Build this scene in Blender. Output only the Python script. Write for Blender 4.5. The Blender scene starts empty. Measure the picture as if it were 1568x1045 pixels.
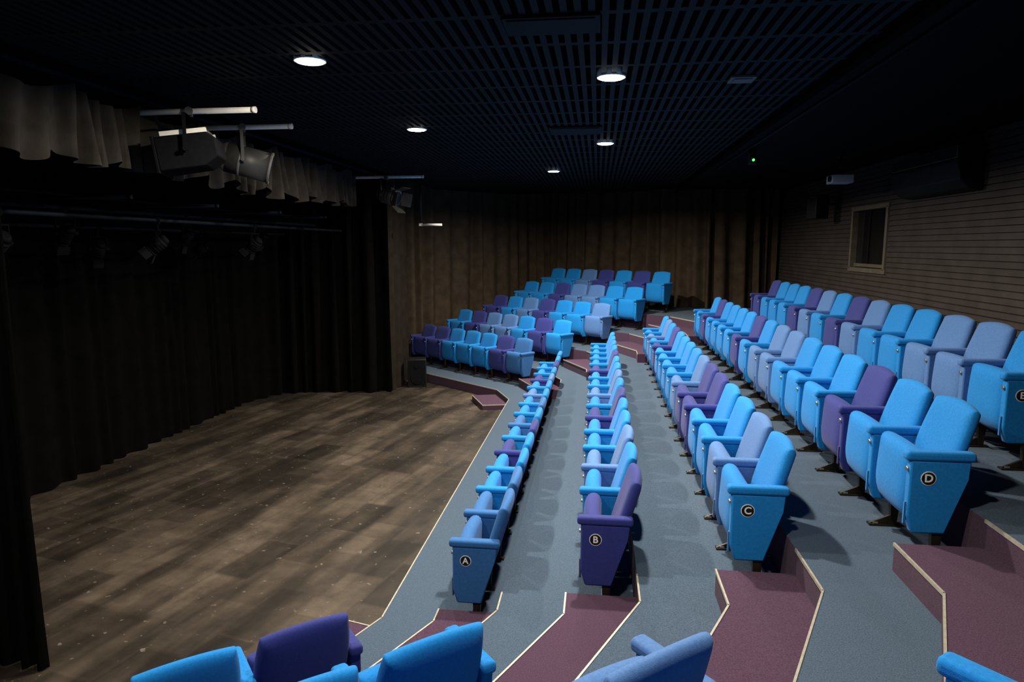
import bpy, bmesh, math, random
from mathutils import Vector, Matrix
random.seed(11)
scene = bpy.context.scene
COL = scene.collection
scene.view_settings.view_transform = 'Standard'
scene.view_settings.look = 'None'
scene.view_settings.exposure = 0.0

# ------------------------------------------------------------------ materials
def new_mat(name):
    m = bpy.data.materials.new(name); m.use_nodes = True
    nt = m.node_tree
    return m, nt, nt.nodes['Principled BSDF']

def ramp(nt, fac, stops):
    r = nt.nodes.new('ShaderNodeValToRGB')
    while len(r.color_ramp.elements) < len(stops): r.color_ramp.elements.new(0.5)
    for e, (p, c) in zip(r.color_ramp.elements, stops):
        e.position = p; e.color = (c[0], c[1], c[2], 1)
    nt.links.new(fac, r.inputs['Fac'])
    return r

def pmat(name, col, rough=0.6, metal=0.0, nscale=0, namt=0.2, bump=0.0, bscale=None, sheen=0.0, spec=0.5):
    m, nt, b = new_mat(name)
    b.inputs['Roughness'].default_value = rough
    b.inputs['Metallic'].default_value = metal
    b.inputs['Specular IOR Level'].default_value = spec
    b.inputs['Sheen Weight'].default_value = sheen
    tc = nt.nodes.new('ShaderNodeTexCoord')
    n = nt.nodes.new('ShaderNodeTexNoise'); n.inputs['Scale'].default_value = nscale or 8
    n.inputs['Detail'].default_value = 4
    nt.links.new(tc.outputs['Object'], n.inputs['Vector'])
    lo = [c*(1-namt) for c in col]; hi = [min(1, c*(1+namt)) for c in col]
    r = ramp(nt, n.outputs['Fac'], [(0.3, lo), (0.7, hi)])
    nt.links.new(r.outputs['Color'], b.inputs['Base Color'])
    if bump:
        n2 = nt.nodes.new('ShaderNodeTexNoise'); n2.inputs['Scale'].default_value = bscale or 200
        nt.links.new(tc.outputs['Object'], n2.inputs['Vector'])
        bp = nt.nodes.new('ShaderNodeBump'); bp.inputs['Strength'].default_value = bump
        bp.inputs['Distance'].default_value = 0.005
        nt.links.new(n2.outputs['Fac'], bp.inputs['Height'])
        nt.links.new(bp.outputs['Normal'], b.inputs['Normal'])
    return m

def emat(name, col, s):
    m, nt, b = new_mat(name)
    b.inputs['Base Color'].default_value = (*col, 1)
    b.inputs['Emission Color'].default_value = (*col, 1)
    b.inputs['Emission Strength'].default_value = s
    return m

CLOTH = {
 'T': pmat('cloth_teal', (0.005, 0.19, 0.54), 0.8, 0, 90, .12, .25, 350, .08, .2),
 'L': pmat('cloth_lilac', (0.070, 0.165, 0.39), 0.8, 0, 90, .12, .25, 350, .08, .2),
 'P': pmat('cloth_purple', (0.026, 0.034, 0.19), 0.8, 0, 90, .12, .25, 350, .08, .2),
 'S': pmat('cloth_steel', (0.026, 0.12, 0.33), 0.8, 0, 90, .12, .25, 350, .08, .2),
}
M_METAL = pmat('dark_bronze_metal', (0.045, 0.035, 0.025), 0.45, 0.7, 20, .3)
M_SILVER = pmat('silver_metal', (0.6, 0.58, 0.54), 0.35, 0.9, 20, .1)
M_WHITE = pmat('white_paint', (0.8, 0.8, 0.78), 0.5, 0, 20, .03)
M_BLACK = pmat('black_plastic', (0.007, 0.007, 0.008), 0.5, 0, 20, .2, spec=.3)
M_LANT = pmat('black_lantern_paint', (0.005, 0.005, 0.006), 0.75, 0, 20, .2, spec=.06)
M_CARPET = pmat('blue_grey_carpet', (0.060, 0.090, 0.132), 0.95, 0, 160, .35, .5, 300, .05, .1)
M_PURPLE = pmat('purple_carpet', (0.070, 0.036, 0.064), 0.95, 0, 160, .35, .5, 300, .05, .1)
M_NOSE = pmat('aluminium_nosing', (0.42, 0.38, 0.31), 0.45, 0.2, 30, .15)
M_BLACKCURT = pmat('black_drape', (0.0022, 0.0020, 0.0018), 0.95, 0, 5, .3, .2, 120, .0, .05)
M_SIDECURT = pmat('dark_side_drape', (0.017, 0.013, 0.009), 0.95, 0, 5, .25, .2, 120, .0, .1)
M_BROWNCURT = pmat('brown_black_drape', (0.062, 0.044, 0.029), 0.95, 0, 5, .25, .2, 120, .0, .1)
M_VAL = pmat('valance_cloth', (0.030, 0.025, 0.020), 0.9, 0, 6, .3, .2, 120, .05, .1)
M_CEIL = pmat('black_ceiling_paint', (0.002, 0.002, 0.003), 0.9, 0, 3, .2, spec=.1)
M_SLAT = pmat('ceiling_slat_paint', (0.0045, 0.0048, 0.007), 0.7, 0, 3, .2, spec=.18)
M_WALL = pmat('dark_wall_paint', (0.010, 0.009, 0.009), 0.9, 0, 3, .2)
M_BOARD = pmat('brown_wall_boards', (0.060, 0.047, 0.042), 0.6, 0, 4, .2, .1, 60, spec=.3)
M_FRAME = pmat('window_frame_wood', (0.14, 0.115, 0.085), 0.5, 0, 10, .15)
M_GLASS = pmat('dark_window_glass', (0.01, 0.01, 0.011), 0.08, 0, 3, .1, spec=.5)
M_PIPE = pmat('galvanised_pipe', (0.85, 0.80, 0.72), 0.6, 0.0, 12, .08)
M_DPIPE = pmat('black_pipe', (0.005, 0.007, 0.011), 0.7, 0.0, 12, .12, spec=.12)
M_GREY = pmat('grey_housing', (0.14, 0.13, 0.12), 0.5, 0, 12, .12)
M_PROJ = pmat('charcoal_housing', (0.045, 0.043, 0.04), 0.5, 0, 12, .12)
M_OLIVE = pmat('olive_panel', (0.25, 0.27, 0.11), 0.6, 0, 5, .15)
M_LAMP = emat('downlight_lens', (1.0, 0.9, 0.72), 30.0)
M_GREEN = emat('green_led', (0.05, 1.0, 0.1), 4.0)
M_LENS = pmat('lantern_lens', (0.02, 0.025, 0.035), 0.15, 0, 12, .1, spec=.5)

def stage_mat():
    m, nt, b = new_mat('worn_brown_stage_floor')
    L = nt.links.new; N = nt.nodes.new
    tc = N('ShaderNodeTexCoord')
    mp = N('ShaderNodeMapping'); mp.inputs['Rotation'].default_value = (0, 0, math.radians(-77))
    L(tc.outputs['Object'], mp.inputs['Vector'])
    def mul(a, bb, f=1.0):
        x = N('ShaderNodeMixRGB'); x.blend_type = 'MULTIPLY'; x.inputs[0].default_value = f
        L(a, x.inputs[1]); L(bb, x.inputs[2]); return x.outputs[0]
    def brick(w, h, c1, c2, off, mort):
        br = N('ShaderNodeTexBrick'); br.offset = off
        br.inputs['Scale'].default_value = 1; br.inputs['Brick Width'].default_value = w
        br.inputs['Row Height'].default_value = h; br.inputs['Mortar Size'].default_value = mort
        br.inputs['Mortar Smooth'].default_value = 1
        br.inputs['Color1'].default_value = (*c1, 1); br.inputs['Color2'].default_value = (*c2, 1)
        br.inputs['Mortar'].default_value = (*[(x+y)*.5 for x, y in zip(c1, c2)], 1)
        return br
    nz = N('ShaderNodeTexNoise'); nz.inputs['Scale'].default_value = 8; nz.inputs['Detail'].default_value = 6
    L(mp.outputs[0], nz.inputs['Vector'])
    add = N('ShaderNodeMixRGB'); add.blend_type = 'LINEAR_LIGHT'; add.inputs[0].default_value = 0.016
    L(mp.outputs[0], add.inputs[1]); L(nz.outputs['Color'], add.inputs[2])
    b1 = brick(.74, 0.37, (0.112, 0.089, 0.069), (0.040, 0.031, 0.024), .43, .025)
    b2 = brick(1.85, 0.62, (1, 1, 1), (0.42, .41, .40), .3, .05)
    L(add.outputs[0], b1.inputs['Vector']); L(add.outputs[0], b2.inputs['Vector'])
    base = mul(b1.outputs['Color'], b2.outputs['Color'])
    mp2 = N('ShaderNodeMapping'); mp2.inputs['Scale'].default_value = (.5, 2.6, 1)
    L(mp.outputs[0], mp2.inputs['Vector'])
    n0 = N('ShaderNodeTexNoise'); n0.inputs['Scale'].default_value = 1.0; n0.inputs['Detail'].default_value = 3
    L(mp2.outputs[0], n0.inputs['Vector'])
    r0 = ramp(nt, n0.outputs['Fac'], [(0.40, (.45, .44, .43)), (0.56, (1.15, 1.13, 1.1))])
    base = mul(base, r0.outputs[0])
    n1 = N('ShaderNodeTexNoise'); n1.inputs['Scale'].default_value = 3.0; n1.inputs['Detail'].default_value = 10
    n1.inputs['Roughness'].default_value = .72
    L(tc.outputs['Object'], n1.inputs['Vector'])
    r1 = ramp(nt, n1.outputs['Fac'], [(0.3, (.5, .49, .48)), (0.7, (1.4, 1.37, 1.33))])
    base = mul(base, r1.outputs[0])
    n2 = N('ShaderNodeTexNoise'); n2.inputs['Scale'].default_value = 14; n2.inputs['Detail'].default_value = 5
    L(tc.outputs['Object'], n2.inputs['Vector'])
    r2 = ramp(nt, n2.outputs['Fac'], [(0.655, (0, 0, 0)), (0.71, (.8, .8, .8))])
    mx = N('ShaderNodeMixRGB'); L(r2.outputs[0], mx.inputs[0]); L(base, mx.inputs[1])
    mx.inputs[2].default_value = (.17, .145, .115, 1)
    L(mx.outputs[0], b.inputs['Base Color'])
    b.inputs['Roughness'].default_value = .55
    b.inputs['Specular IOR Level'].default_value = .3
    return m
M_STAGE = stage_mat()

# ------------------------------------------------------------------ mesh helpers
def finish(bm, name, mats, loc=(0, 0, 0), rotz=0, parent=None, smooth=False):
    me = bpy.data.meshes.new(name)
    bmesh.ops.recalc_face_normals(bm, faces=bm.faces)
    bm.to_mesh(me); bm.free()
    for m in mats: me.materials.append(m)
    if smooth:
        for p in me.polygons: p.use_smooth = True
    ob = bpy.data.objects.new(name, me); COL.objects.link(ob)
    ob.location = loc; ob.rotation_euler = (0, 0, rotz)
    if parent: ob.parent = parent
    return ob

def box(bm, c, s, mat=0, rot=None, bev=0, seg=2):
    r = bmesh.ops.create_cube(bm, size=1.0)
    vs = r['verts']
    M = Matrix.Translation(Vector(c))
    if rot is not None: M = M @ rot.to_4x4()
    M = M @ Matrix.Diagonal((s[0], s[1], s[2], 1))
    bmesh.ops.transform(bm, matrix=M, verts=vs)
    fs = {f for v in vs for f in v.link_faces}
    if bev:
        es = list({e for v in vs for e in v.link_edges})
        rr = bmesh.ops.bevel(bm, geom=es, offset=bev, segments=seg, affect='EDGES', profile=.5)
        fs |= set(rr['faces'])
    for f in fs:
        if f.is_valid:
            f.material_index = mat
            if bev: f.smooth = True

def cyl(bm, p0, p1, r0, r1=None, mat=0, seg=16, smooth=True):
    p0 = Vector(p0); p1 = Vector(p1); r1 = r0 if r1 is None else r1
    d = p1-p0
    q = d.to_track_quat('Z', 'Y').to_matrix().to_4x4()
    M = Matrix.Translation((p0+p1)/2) @ q
    r = bmesh.ops.create_cone(bm, cap_ends=True, segments=seg, radius1=r0, radius2=r1, depth=d.length, matrix=M)
    for f in {f for v in r['verts'] for f in v.link_faces}:
        f.material_index = mat
        f.smooth = smooth and len(f.verts) == 4

def prism(bm, prof, y0, y1, mat=0, bev=0.0, seg=2):
    """prof in (x,z), extruded in y"""
    v0 = [bm.verts.new((p[0], y0, p[1])) for p in prof]
    v1 = [bm.verts.new((p[0], y1, p[1])) for p in prof]
    n = len(prof); fs = [bm.faces.new(v0), bm.faces.new(v1[::-1])]
    for i in range(n):
        fs.append(bm.faces.new((v0[i], v1[i], v1[(i+1) % n], v0[(i+1) % n])))
    fs = set(fs)
    if bev:
        es = list({e for f in fs for e in f.edges})
        rr = bmesh.ops.bevel(bm, geom=es, offset=bev, segments=seg, affect='EDGES', profile=.5)
        fs |= set(rr['faces'])
    for f in fs:
        if f.is_valid:
            f.material_index = mat; f.smooth = bool(bev)

def pillow(bm, w, h, t, s, M, mat=0, n=9, curve=0.0, lowcurl=0.0):
    idx = [math.sin(math.pi/2*(i/n)) for i in range(-n, n+1)]
    K = len(idx)
    grids = []
    for side in (1, -1):
        g = []
        for v in idx:
            row = []
            for u in idx:
                rr = max(abs(u), abs(v))
                th = t/2*(max(0, 1-rr**7))**.5
                y = w/2*u*math.sqrt(1-s*v*v/2); z = h/2*v*math.sqrt(1-s*u*u/2)
                x = -side*th + curve*y*y*(-1) + lowcurl*max(0, -v)**3
                if side == -1 and rr > .9999:
                    row.append(None)
                else:
                    row.append(bm.verts.new(M @ Vector((x, y, z))))
            g.append(row)
        grids.append(g)
    f, b = grids
    for j in range(K):
        for i in range(K):
            if b[j][i] is None: b[j][i] = f[j][i]
    for g in (f, b):
        for j in range(K-1):
            for i in range(K-1):
                q = [g[j][i], g[j][i+1], g[j+1][i+1], g[j+1][i]]
                if g is b: q.reverse()
                try:
                    fc = bm.faces.new(q); fc.material_index = mat; fc.smooth = True
                except ValueError: pass

# ------------------------------------------------------------------ seat
PITCH = 0.53
def seat_mesh(colkey, near_arm, far_arm):
    bm = bmesh.new()
    lean = Matrix.Rotation(math.radians(17), 4, 'Y')
    # back cushion (top at z=.88, x=.25)
    pillow(bm, .475, .56, .085, .40, Matrix.Translation((.145, 0, .617)) @ lean, 0, 10, curve=.25)
    # back bracket bars
    for s in (-1, 1):
        box(bm, (.085, s*.19, .36), (.03, .02, .14), 1, lean.to_3x3())
    # tipped-up seat pad
    pillow(bm, .460, .44, .125, .20, Matrix.Translation((-.085, 0, .420)) @ Matrix.Rotation(math.radians(3), 4, 'Y'), 0, 8, curve=-.15, lowcurl=.06)
    # hinge bar
    cyl(bm, (.03, -.235, .30), (.03, .235, .30), .014, mat=1, seg=8)
    for sgn, on in ((-1, near_arm), (1, far_arm)):
        if not on: continue
        yc = sgn*PITCH/2
        prism(bm, [(-.150, .60), (.165, .60), (.150, .50), (.055, .18), (-.120, .18), (-.150, .28)], yc-.029, yc+.029, 0, .012, 2)
        # arm pad
        box(bm, (.005, yc, .622), (.36, .074, .055), 0, bev=.02, seg=3)
        # leg and foot
        prism(bm, [(-.01, .22), (.05, .22), (.035, .0), (.0, .0)], yc-.016, yc+.016, 1)
        box(bm, (-.03, yc, .006), (.20, .05, .012), 1)
        prism(bm, [(-.125, .012), (.0, .012), (.0, .07)], yc-.008, yc+.008, 1)
        # front hinge bracket and screw
        box(bm, (-.152, yc, .29), (.012, .022, .13), 1, bev=.003)
        cyl(bm, (-.162, yc, .545), (-.146, yc, .545), .013, mat=2, seg=10)
        box(bm, (-.09, yc, .016), (.03, .03, .012), 2)
    me = bpy.data.meshes.new('auditorium_seat_'+colkey)
    bmesh.ops.recalc_face_normals(bm, faces=bm.faces)
    bm.to_mesh(me); bm.free()
    for m in (CLOTH[colkey], M_METAL, M_SILVER): me.materials.append(m)
    return me
_mc = {}
def get_seat(c, a, b):
    k = (c, a, b)
    if k not in _mc: _mc[k] = seat_mesh(*k)
    return _mc[k]
def add_seat(x, y, z, rot, c, a=True, b=False):
    o = bpy.data.objects.new('auditorium_seat', get_seat(c, a, b)); COL.objects.link(o)
    o.location = (x, y, z); o.rotation_euler = (0, 0, rot)
    return o

W = 0.9; R = 0.309; ZA = 0.18; MID2 = 16.2
lev = lambda k: ZA+R*k
def plate(parent, letter):
    bm = bmesh.new()
    y = -PITCH/2-.029
    cyl(bm, (-.055, y+.004, .50), (-.055, y-.004, .50), .036, mat=0, seg=32)
    cyl(bm, (-.055, y+.004, .50), (-.055, y-.003, .50), .040, mat=1, seg=32)
    finish(bm, 'row_letter_plate', [M_BLACK, M_WHITE], parent=parent)
    cu = bpy.data.curves.new('row_letter', 'FONT'); cu.body = letter; cu.size = .062; cu.extrude = .001; cu.offset = .0012
    cu.align_x = 'CENTER'; cu.align_y = 'CENTER'
    t = bpy.data.objects.new('row_letter', cu); COL.objects.link(t)
    cu.materials.append(M_WHITE)
    t.parent = parent; t.location = (-.055, y-.0055, .50); t.rotation_euler = (math.pi/2, 0, 0)

rows = [ # first outer face Y, count, colours from the near end
 (4.45, 14, 'SSTTPTSTTLTPTT'),
 (4.22, 15, 'PTLTTPTLTTPTTTT'),
 (4.05, 15, 'TLTTPPLTTTTPTLT'),
 (3.85, 16, 'TTPTTTLLTPTTTTPT'),
 (4.66, 14, 'TLLTTLPTLPTTTP'),
]
for k, (y0, n, cs) in enumerate(rows):
    for i in range(n):
        o = add_seat(-.83+W*k, y0+.03+PITCH*(i+.5), lev(k), 0, cs[i], True, i == n-1)
        if i == 0: plate(o, 'ABCDE'[k])
ANG = math.radians(49.5)
ca, sa = math.cos(ANG), math.sin(ANG)      # .65,.76
ends = [.1, .3, .55, .7, .75]
farcol = ['SPTTTPP', 'TPTLLPT', 'LTTPLTP', 'TTLLPTT', 'TPTPLTT']
for k in range(5):
    bt = (-1.24+.585*k-.1625, 3.0-.684*k+.19)
    for i in range(7):
        s = ends[k]-PITCH*(i+.5)
        x = bt[0]+sa*s; y = bt[1]+ca*s
        add_seat(x, MID2-y, lev(k), ANG, farcol[k][i], True, i == 6)
nearcol = ['PTTTLTP', 'TTPTLTT', 'LTTPTLT', 'TTLTPTT']
for k in range(4):
    bt = (-1.24+.585*k-.1625, 3.0-.684*k+.19)
    e = [.12, .37, .67, .95][k]
    for i in range(7):
        s = e-PITCH*(i+.5)
        x = bt[0]+sa*s; y = bt[1]+ca*s
        add_seat(x, y, lev(k), -ANG, nearcol[k][i], i == 6, True)

# ------------------------------------------------------------------ platforms
c1 = [(-1.52+.9*k, 4.5-.34*k) for k in range(5)]
c2 = [(-1.85, 3.72), (-1.02, 3.25), (-.19, 2.77), (.66, 2.32), (1.51, 1.85)]
fl = [(-4.74+.585*k, 1.25-.684*k) for k in range(5)]
BL = (-1.04, -3.08)
mir = lambda p: (p[0], MID2-p[1])
def zprism(bm, poly, z0, z1, mt=0, ms=0):
    a = [bm.verts.new((p[0], p[1], z0)) for p in poly]
    b = [bm.verts.new((p[0], p[1], z1)) for p in poly]
    n = len(poly)
    f = bm.faces.new(b); f.material_index = mt
    f = bm.faces.new(a[::-1]); f.material_index = mt
    for i in range(n):
        f = bm.faces.new((a[i], a[(i+1) % n], b[(i+1) % n], b[i])); f.material_index = ms
for k in range(5):
    poly = [BL, fl[k], c2[k], c1[k], mir(c1[k]), mir(c2[k]), mir(fl[k]), mir(BL), mir((-.8, -3.4)), mir((4.19, -3.4)), (4.19, -3.4), (-.8, -3.4)]
    bm = bmesh.new()
    zprism(bm, poly, 0.0 if k == 0 else lev(k-1), lev(k), 0, 1)
    finish(bm, 'seating_platform', [M_CARPET, M_PURPLE])
# half steps
ys = [4.56, 4.40, 4.16, 3.97, 3.765]
def strip(bm, pts, z, w=.011, h=.018):
    for p, q in zip(pts[:-1], pts[1:]):
        p = Vector((*p, 0)); q = Vector((*q, 0)); d = q-p
        rot = Matrix.Rotation(math.atan2(d.y, d.x), 3, 'Z')
        box(bm, ((p+q)/2)+Vector((0, 0, z-h/2+.004)), (d.length+w*.6, w, h), 0, rot)
for far in (False, True):
    for k in range(5):
        tr = mir if far else (lambda p: p)
        sh = (-.45, .12)
        P1 = (c1[k][0]-.45, ys[k]); P2 = (c1[k][0]-.45, c1[k][1]+sh[1]-.04*(k > 0))
        P3 = (c2[k][0]-.45, c2[k][1]+sh[1]); P4 = c2[k]; P5 = c1[k]; P6 = (c1[k][0], ys[k])
        if k == 0: pts = [P2, P3, P4, P5]
        else: pts = [P1, P2, P3, P4, P5, P6]
        zb = 0 if k == 0 else lev(k-1); zt = (zb+lev(k))/2
        bm = bmesh.new(); zprism(bm, [tr(p) for p in pts], zb, zt, 0, 0)
        finish(bm, 'aisle_step', [M_PURPLE])
        bm = bmesh.new()
        if k == 0: strip(bm, [tr(P5), tr(P2), tr(P3)], zt)
        else: strip(bm, [tr(P1), tr(P2), tr(P3)], zt)
        finish(bm, 'trim_step_nosing', [M_NOSE])
for k in range(5):
    bm = bmesh.new()
    if k == 0:
        strip(bm, [fl[0], c2[0], c1[0], mir(c1[0]), mir(c2[0]), mir(fl[0])], lev(0), .011)
    else:
        for tr in (lambda p: p, mir):
            strip(bm, [tr((c1[k][0], ys[k])), tr(c1[k]), tr(c2[k])], lev(k))
    finish(bm, 'trim_platform_nosing', [M_NOSE])

# ------------------------------------------------------------------ shell
CZ = 4.2
bm = bmesh.new(); box(bm, (-1.4, 8.1, -.05), (11.6, 23.4, .1)); finish(bm, 'floor', [M_STAGE])
bm = bmesh.new(); box(bm, (-1.4, 8.1, 4.8), (11.6, 23.4, .1)); finish(bm, 'ceiling', [M_CEIL])
bm = bmesh.new(); box(bm, (-7.15, 8.1, 2.4), (.1, 23.4, 4.8)); finish(bm, 'wall_left', [M_WALL])
bm = bmesh.new(); box(bm, (-1.4, -3.55, 2.4), (11.6, .1, 4.8)); finish(bm, 'wall_near', [M_WALL])
bm = bmesh.new(); box(bm, (-1.4, 19.75, 2.4), (11.6, .1, 4.8)); finish(bm, 'wall_far', [M_WALL])
# right wall: base slab + horizontal boards around window
WY0, WY1, WZ0, WZ1 = 10.75, 12.1, 2.50, 3.45
bm = bmesh.new()
box(bm, (4.35, 8.1, 2.4), (.1, 23.4, 4.8))
z = 1.42; bh = .075
while z < 4.1:
    zc = z+bh/2
    segs = [(-3.4, 19.6)]
    if WZ0-.03 < zc < WZ1+.03: segs = [(-3.4, WY0), (WY1, 19.6)]
    for a, b in segs:
        v = [(4.3, z), (4.225, z), (4.225, z+.010), (4.20, z+.014), (4.20, z+bh), (4.3, z+bh)]
        prism(bm, v, a, b, 1)
    z += bh
finish(bm, 'wall_right', [M_WALL, M_BOARD])
bm = bmesh.new()
fw = .07
yc = (WY0+WY1)/2; zc = (WZ0+WZ1)/2
box(bm, (4.23, yc, WZ0-fw/2+.02), (.12, WY1-WY0+2*fw, fw), 0, bev=.006)
box(bm, (4.23, yc, WZ1+fw/2-.02), (.12, WY1-WY0+2*fw, fw), 0, bev=.006)
box(bm, (4.23, WY0-fw/2+.02, zc), (.12, fw, WZ1-WZ0), 0, bev=.006)
box(bm, (4.23, WY1+fw/2-.02, zc), (.12, fw, WZ1-WZ0), 0, bev=.006)
box(bm, (4.27, yc, zc), (.012, WY1-WY0, WZ1-WZ0), 1)
box(bm, (4.25, yc+.1, zc), (.03, .03, WZ1-WZ0), 2)
box(bm, (4.25, yc, WZ0+.06), (.05, WY1-WY0-.1, .05), 0)
finish(bm, 'window_1', [M_FRAME, M_GLASS, M_BLACK])

# slatted ceiling
bm = bmesh.new()
x = -3.9
while x < 1.72:
    box(bm, (x, 8.6, CZ+.03), (.040, 19, .05), 0)
    x += .08
y = -.6; i = 0
while y < 18:
    box(bm, (-1.1, y, CZ+.03), (5.7, .06, .048), 0)
    y += .60
finish(bm, 'ceiling_slatted_panels', [M_SLAT])
bm = bmesh.new(); box(bm, (3.0, 8.1, 4.28), (2.4, 23.0, .25)); box(bm, (1.80, 8.1, 4.14), (.06, 23.0, .06), 0)
finish(bm, 'ceiling_soffit', [M_CEIL])
def panel(x, y, sx, sy, mat, name):
    bm = bmesh.new(); box(bm, (x, y, CZ-.005), (sx, sy, .02), 0, bev=.004)
    box(bm, (x, y, CZ-.012), (sx-.06, sy-.06, .02), 0)
    finish(bm, name, [mat])
panel(-.3, 4.35, .58, .34, M_SLAT, 'ceiling_access_panel')
panel(-.28, 8.2, .6, .5, M_SLAT, 'ceiling_access_panel')
panel(1.12, 5.9, .2, .2, M_GREY, 'ceiling_speaker_grille')

# ------------------------------------------------------------------ curtains
def curtain(name, pts, z0, z1, mat, amp=.06, wl=.2, nz=10, scallop=0, sag=0, gather=0.0):
    P = [Vector((*p, 0)) for p in pts]
    samp = []
    ds = .02; tot = 0
    for a, b in zip(P[:-1], P[1:]):
        L = (b-a).length; n = max(1, int(L/ds)); d = (b-a)/L
        for i in range(n):
            samp.append((a+d*(L*i/n), Vector((-d.y, d.x, 0)), tot+L*i/n))
        tot += L
    samp.append((P[-1], samp[-1][1], tot))
    ns = []
    for i in range(len(samp)):
        s = Vector((0, 0, 0))
        for j in range(max(0, i-10), min(len(samp), i+11)): s += samp[j][1]
        ns.append(s.normalized())
    bm = bmesh.new(); cols = []
    ph = 0; cur = wl; am = amp; nxt = 0; ams = amp
    rnd = random.Random(len(name)+int(tot*10))
    last = 0
    for (p, _, t), nrm in zip(samp, ns):
        if t >= nxt:
            cur = wl*rnd.uniform(.5, 1.7); am = amp*rnd.uniform(.3, 1.4); nxt = t+cur
        ams += (am-ams)*.12
        ph += (t-last)*2*math.pi/cur; last = t
        u = (t % .62)/.62
        zz0 = z0+(scallop*(1-math.sin(u*math.pi))+.25*scallop*math.sin(t*9) if scallop else 0)
        zz1 = z1-(sag*math.sin((t % .81)/.81*math.pi) if sag else 0)
        col = []
        for j in range(nz+1):
            f = j/nz
            w = .55+.45*(1-f)
            off = ams*w*math.sin(ph+gather*(1-f)*math.sin(t*3.9)+.35*math.sin(f*3+t))+ams*.3*math.sin(ph*.37+f*2)
            col.append(bm.verts.new(p+nrm*off+Vector((0, 0, zz0+(zz1-zz0)*f))))
        cols.append(col)
    for a, b in zip(cols[:-1], cols[1:]):
        for j in range(nz):
            f = bm.faces.new((a[j], b[j], b[j+1], a[j+1])); f.smooth = True
    return finish(bm, name, [mat])
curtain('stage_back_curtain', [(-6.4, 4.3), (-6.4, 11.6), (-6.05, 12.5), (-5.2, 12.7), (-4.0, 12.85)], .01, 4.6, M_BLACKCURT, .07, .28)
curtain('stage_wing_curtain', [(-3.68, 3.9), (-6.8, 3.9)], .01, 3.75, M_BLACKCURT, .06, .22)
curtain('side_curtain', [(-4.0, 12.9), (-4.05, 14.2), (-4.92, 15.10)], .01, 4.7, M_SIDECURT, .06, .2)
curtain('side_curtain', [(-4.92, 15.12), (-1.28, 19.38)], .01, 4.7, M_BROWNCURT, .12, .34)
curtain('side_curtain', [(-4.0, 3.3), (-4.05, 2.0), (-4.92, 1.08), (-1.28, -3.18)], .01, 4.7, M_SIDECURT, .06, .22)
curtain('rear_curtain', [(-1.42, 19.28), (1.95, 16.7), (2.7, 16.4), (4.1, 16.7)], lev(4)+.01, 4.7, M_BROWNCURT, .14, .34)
curtain('stage_valance_curtain', [(-3.9, 4.0), (-3.9, 10.9)], 3.46, 4.06, M_VAL, .075, .17, 16, scallop=.12, sag=.09, gather=2.2)
bm = bmesh.new(); cyl(bm, (-3.93, 3.96, 4.12), (-3.93, 13.0, 4.12), .025, mat=0, seg=12)
finish(bm, 'valance_rail', [M_DPIPE])

# ------------------------------------------------------------------ downlights
LC = (1.0, 0.93, 0.80)
def downlight(x, y, power):
    bm = bmesh.new()
    cyl(bm, (x, y, CZ-.004), (x, y, CZ+.1), .115, mat=0, seg=40)
    cyl(bm, (x, y, CZ-.010), (x, y, CZ-.004), .095, mat=1, seg=40)
    o = finish(bm, 'ceiling_downlight', [M_WHITE, M_LAMP])
    ld = bpy.data.lights.new('downlight_lamp', 'AREA'); ld.energy = power; ld.color = LC
    ld.shape = 'DISK'; ld.size = .13; ld.spread = math.radians(169)
    l = bpy.data.objects.new('downlight_lamp', ld); COL.objects.link(l)
    l.parent = o; l.location = (x, y, CZ-.016)
for x, y, p in [(.08, 5.73, 165), (.07, 9.3, 145), (-2.1, 4.97, 108), (-2.1, 7.94, 108), (-.82, 12.6, 290), (.08, 2.15, 72), (-2.1, 2.0, 55)]:
    downlight(x, y, p)

# ------------------------------------------------------------------ rigging
def pipe(name, p0, p1, r=.024, mat=None):
    bm = bmesh.new(); cyl(bm, p0, p1, r, mat=0, seg=16)
    d = (Vector(p1)-Vector(p0)).normalized()
    cyl(bm, Vector(p1)-d*.03, Vector(p1)+d*.004, r*1.12, mat=0, seg=16)
    return finish(bm, name, [mat or M_PIPE])
for y, x1 in ((5.62, -2.87), (6.42, -2.92), (11.25, -2.88)):
    pipe('lighting_bar', (-4.6, y, 4.0), (x1, y, 4.0))
# short wall boom beside the far curtain: pale arm on a black drop pipe
bm = bmesh.new()
cyl(bm, (-3.42, 13.0, 3.27), (-2.98, 13.0, 3.27), .022, mat=0)
cyl(bm, (-3.40, 13.02, 3.22), (-3.40, 13.02, 4.2), .018, mat=1)
box(bm, (-3.40, 13.01, 3.27), (.06, .07, .06), 1, bev=.006)
finish(bm, 'lighting_boom_arm', [M_PIPE, M_DPIPE])
for xx, zz in ((-4.6, 4.03), (-4.7, 3.14), (-5.2, 3.24), (-5.8, 3.08), (-5.5, 3.4)):
    pipe('stage_rig_bar', (xx, 4.0, zz), (xx, 12.2, zz), .020, M_DPIPE)
for yy in (4.6, 6.1, 7.6, 9.2, 10.8):
    pipe('stage_rig_bar', (-6.2, yy, 3.33), (-4.4, yy, 3.33), .018, M_DPIPE)

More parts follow.
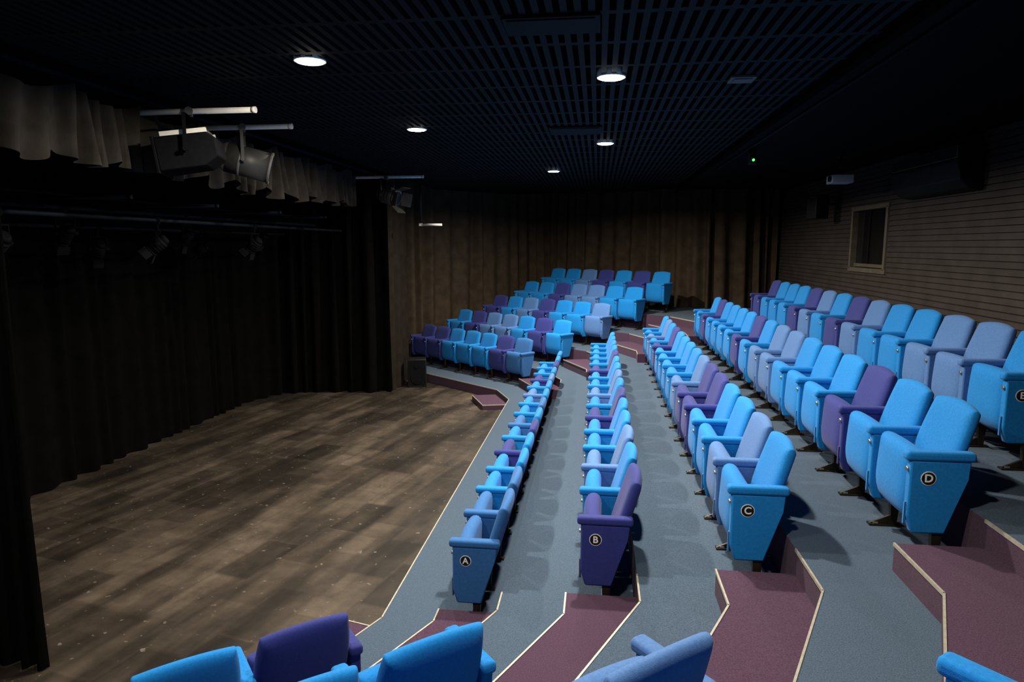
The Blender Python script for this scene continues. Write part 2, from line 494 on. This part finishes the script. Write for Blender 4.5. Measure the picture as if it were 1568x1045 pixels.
def lantern(loc, yaw, tilt, sc=1.0, kind=0, hook=.32, body=None, dark=False):
    """aims along local -X, tilted down; yoke hangs from hook at +z"""
    bm = bmesh.new()
    T = Matrix.Rotation(math.radians(-tilt), 4, 'Y') @ Matrix.Scale(sc, 4)
    sub = bmesh.new()
    if kind == 0:  # fresnel with barn doors
        cyl(sub, (-.16, 0, 0), (.10, 0, 0), .115, .115, 0, 24)
        cyl(sub, (.10, 0, 0), (.17, 0, 0), .115, .07, 0, 24)
        for i in range(4): cyl(sub, (-.10+.05*i, 0, 0), (-.085+.05*i, 0, 0), .122, mat=0, seg=24)
        cyl(sub, (-.185, 0, 0), (-.16, 0, 0), .128, mat=0, seg=24)
        cyl(sub, (-.188, 0, 0), (-.186, 0, 0), .10, mat=1, seg=24)
        box(sub, (0, 0, .12), (.14, .08, .03), 0, bev=.006)
        for a in range(4):
            r = Matrix.Rotation(a*math.pi/2, 3, 'X') @ Matrix.Rotation(math.radians(28), 3, 'Y')
            c = Matrix.Rotation(a*math.pi/2, 3, 'X') @ Vector((-.255, 0, .155))
            box(sub, c, (.15, .2, .004), 0, r)
    elif kind == 2:  # par can: long round tube, pale rim
        cyl(sub, (-.20, 0, 0), (.14, 0, 0), .125, .125, 0, 28)
        cyl(sub, (.14, 0, 0), (.22, 0, 0), .125, .08, 0, 28)
        cyl(sub, (-.22, 0, 0), (-.20, 0, 0), .135, mat=2, seg=28)
        cyl(sub, (.02, 0, 0), (.04, 0, 0), .131, mat=2, seg=28)
        cyl(sub, (-.222, 0, 0), (-.2205, 0, 0), .11, mat=1, seg=28)
    else:  # asymmetric flood box
        prism(sub, [(-.20, .10), (.12, .13), (.20, .06), (.20, -.06), (.10, -.12), (-.20, -.13)], -.17, .17, 0, .012)
        box(sub, (-.205, 0, -.015), (.02, .36, .25), 0, bev=.005)
        box(sub, (-.218, 0, -.015), (.004, .30, .19), 1)
        for i in range(6): box(sub, (-.12+.05*i, 0, .128), (.012, .28, .02), 2)
        box(sub, (0, -.165, .118), (.30, .03, .03), 3)
        box(sub, (0, .165, .118), (.30, .03, .03), 3)
    bmesh.ops.transform(sub, matrix=T, verts=sub.verts)
    tmp = bpy.data.meshes.new('t'); sub.to_mesh(tmp); sub.free(); bm.from_mesh(tmp); bpy.data.meshes.remove(tmp)
    hw = (.20 if kind == 1 else .155)*sc
    for s in (-1, 1):
        box(bm, (0, s*hw, .11*sc), (.028, .006, .26*sc), 0)
        cyl(bm, (0, s*(hw-.03), 0), (0, s*(hw+.025), 0), .018, mat=0, seg=10)
    box(bm, (0, 0, .24*sc), (.03, 2*hw, .008), 0)
    cyl(bm, (0, 0, .24*sc), (0, 0, hook), .012, mat=2, seg=8)
    box(bm, (0, 0, hook-.01), (.05, .035, .07), 2, bev=.006)
    cyl(bm, (0, -.04, hook+.0), (0, .04, hook+.0), .034, mat=2, seg=12)
    o = finish(bm, 'stage_spotlight', [body or M_LANT, M_LENS, M_LANT if dark else M_GREY, M_PIPE], loc, math.radians(yaw))
    return o
lantern((-3.46, 5.62, 3.66), 20, 8, 1.2, 1, .34)
lantern((-3.42, 6.42, 3.68), 205, 14, 1.15, 2, .32, M_PROJ)
lantern((-3.50, 11.25, 3.70), 160, 15, 1.1, 0, .30, M_PROJ)
for xx, yy, zz in [(-4.7, 4.9, 2.89), (-4.7, 6.9, 2.89), (-4.7, 9.0, 2.89), (-5.2, 6.2, 2.99), (-5.2, 8.2, 2.99), (-5.2, 10.2, 2.99), (-5.8, 7.4, 2.83), (-5.8, 9.5, 2.83)]:
    lantern((xx, yy, zz), random.uniform(-30, 30), random.uniform(25, 55), .6, 0, .25, dark=True)

# floor speaker at foot of the far curtain
bm = bmesh.new()
box(bm, (0, 0, .29), (.38, .34, .58), 0, bev=.012)
box(bm, (0, -.172, .30), (.34, .008, .52), 1)
cyl(bm, (0, -.185, .2), (0, -.17, .2), .13, mat=1, seg=28)
cyl(bm, (0, -.19, .45), (0, -.17, .45), .05, mat=1, seg=20)
finish(bm, 'floor_loudspeaker', [M_BLACK, M_LANT], (-3.66, 13.5, 0), math.radians(15))

# right-wall equipment
bm = bmesh.new()   # air-conditioning style housing
prism(bm, [(4.19, 3.98), (3.92, 3.98), (3.90, 3.80), (3.94, 3.60), (4.05, 3.50), (4.19, 3.48)], 8.25, 10.0, 0, .015)
box(bm, (3.905, 9.1, 3.90), (.02, 1.68, .13), 1, bev=.004)
finish(bm, 'wall_air_conditioner', [M_BLACK, M_OLIVE])
bm = bmesh.new()   # wall speaker
box(bm, (3.85, 12.9, 3.55), (.26, .28, .42), 0, Matrix.Rotation(math.radians(20), 3, 'Z'), bev=.02)
box(bm, (4.08, 12.9, 3.6), (.24, .04, .04), 0)
box(bm, (4.19, 12.9, 3.6), (.02, .12, .2), 0)
finish(bm, 'wall_loudspeaker', [M_BLACK])
bm = bmesh.new()   # projector
box(bm, (3.45, 10.6, 3.82), (.30, .28, .12), 0, bev=.015)
cyl(bm, (3.27, 10.53, 3.82), (3.31, 10.53, 3.82), .04, mat=1, seg=16)
cyl(bm, (3.45, 10.6, 3.88), (3.45, 10.6, 4.155), .02, mat=2, seg=10)
box(bm, (3.45, 10.6, 4.145), (.14, .14, .02), 2)
finish(bm, 'ceiling_projector', [M_WHITE, M_LENS, M_BLACK])
bm = bmesh.new()   # camera / sensor with green led
cyl(bm, (2.0, 9.6, 4.02), (2.0, 9.6, 4.155), .05, mat=0, seg=16)
box(bm, (2.0, 9.55, 3.98), (.1, .16, .09), 0, bev=.01)
cyl(bm, (1.99, 9.46, 3.98), (1.99, 9.475, 3.98), .016, mat=1, seg=12)
finish(bm, 'ceiling_infrared_emitter', [M_BLACK, M_GREEN])
pipe('ceiling_conduit', (1.95, 2.0, 4.14), (1.95, 12.0, 4.14), .014, M_DPIPE)

# ------------------------------------------------------------------ world + camera
w = bpy.data.worlds.new('World'); scene.world = w; w.use_nodes = True
w.node_tree.nodes['Background'].inputs[0].default_value = (.01, .012, .02, 1)
w.node_tree.nodes['Background'].inputs[1].default_value = .2
cam = bpy.data.cameras.new('camera'); cam.lens = 24; cam.sensor_width = 36; cam.clip_start = .02
co = bpy.data.objects.new('camera', cam); COL.objects.link(co)
co.location = (0, 0, 2.87); co.rotation_euler = (math.radians(90-7.95), 0, math.radians(7.13))
scene.camera = co
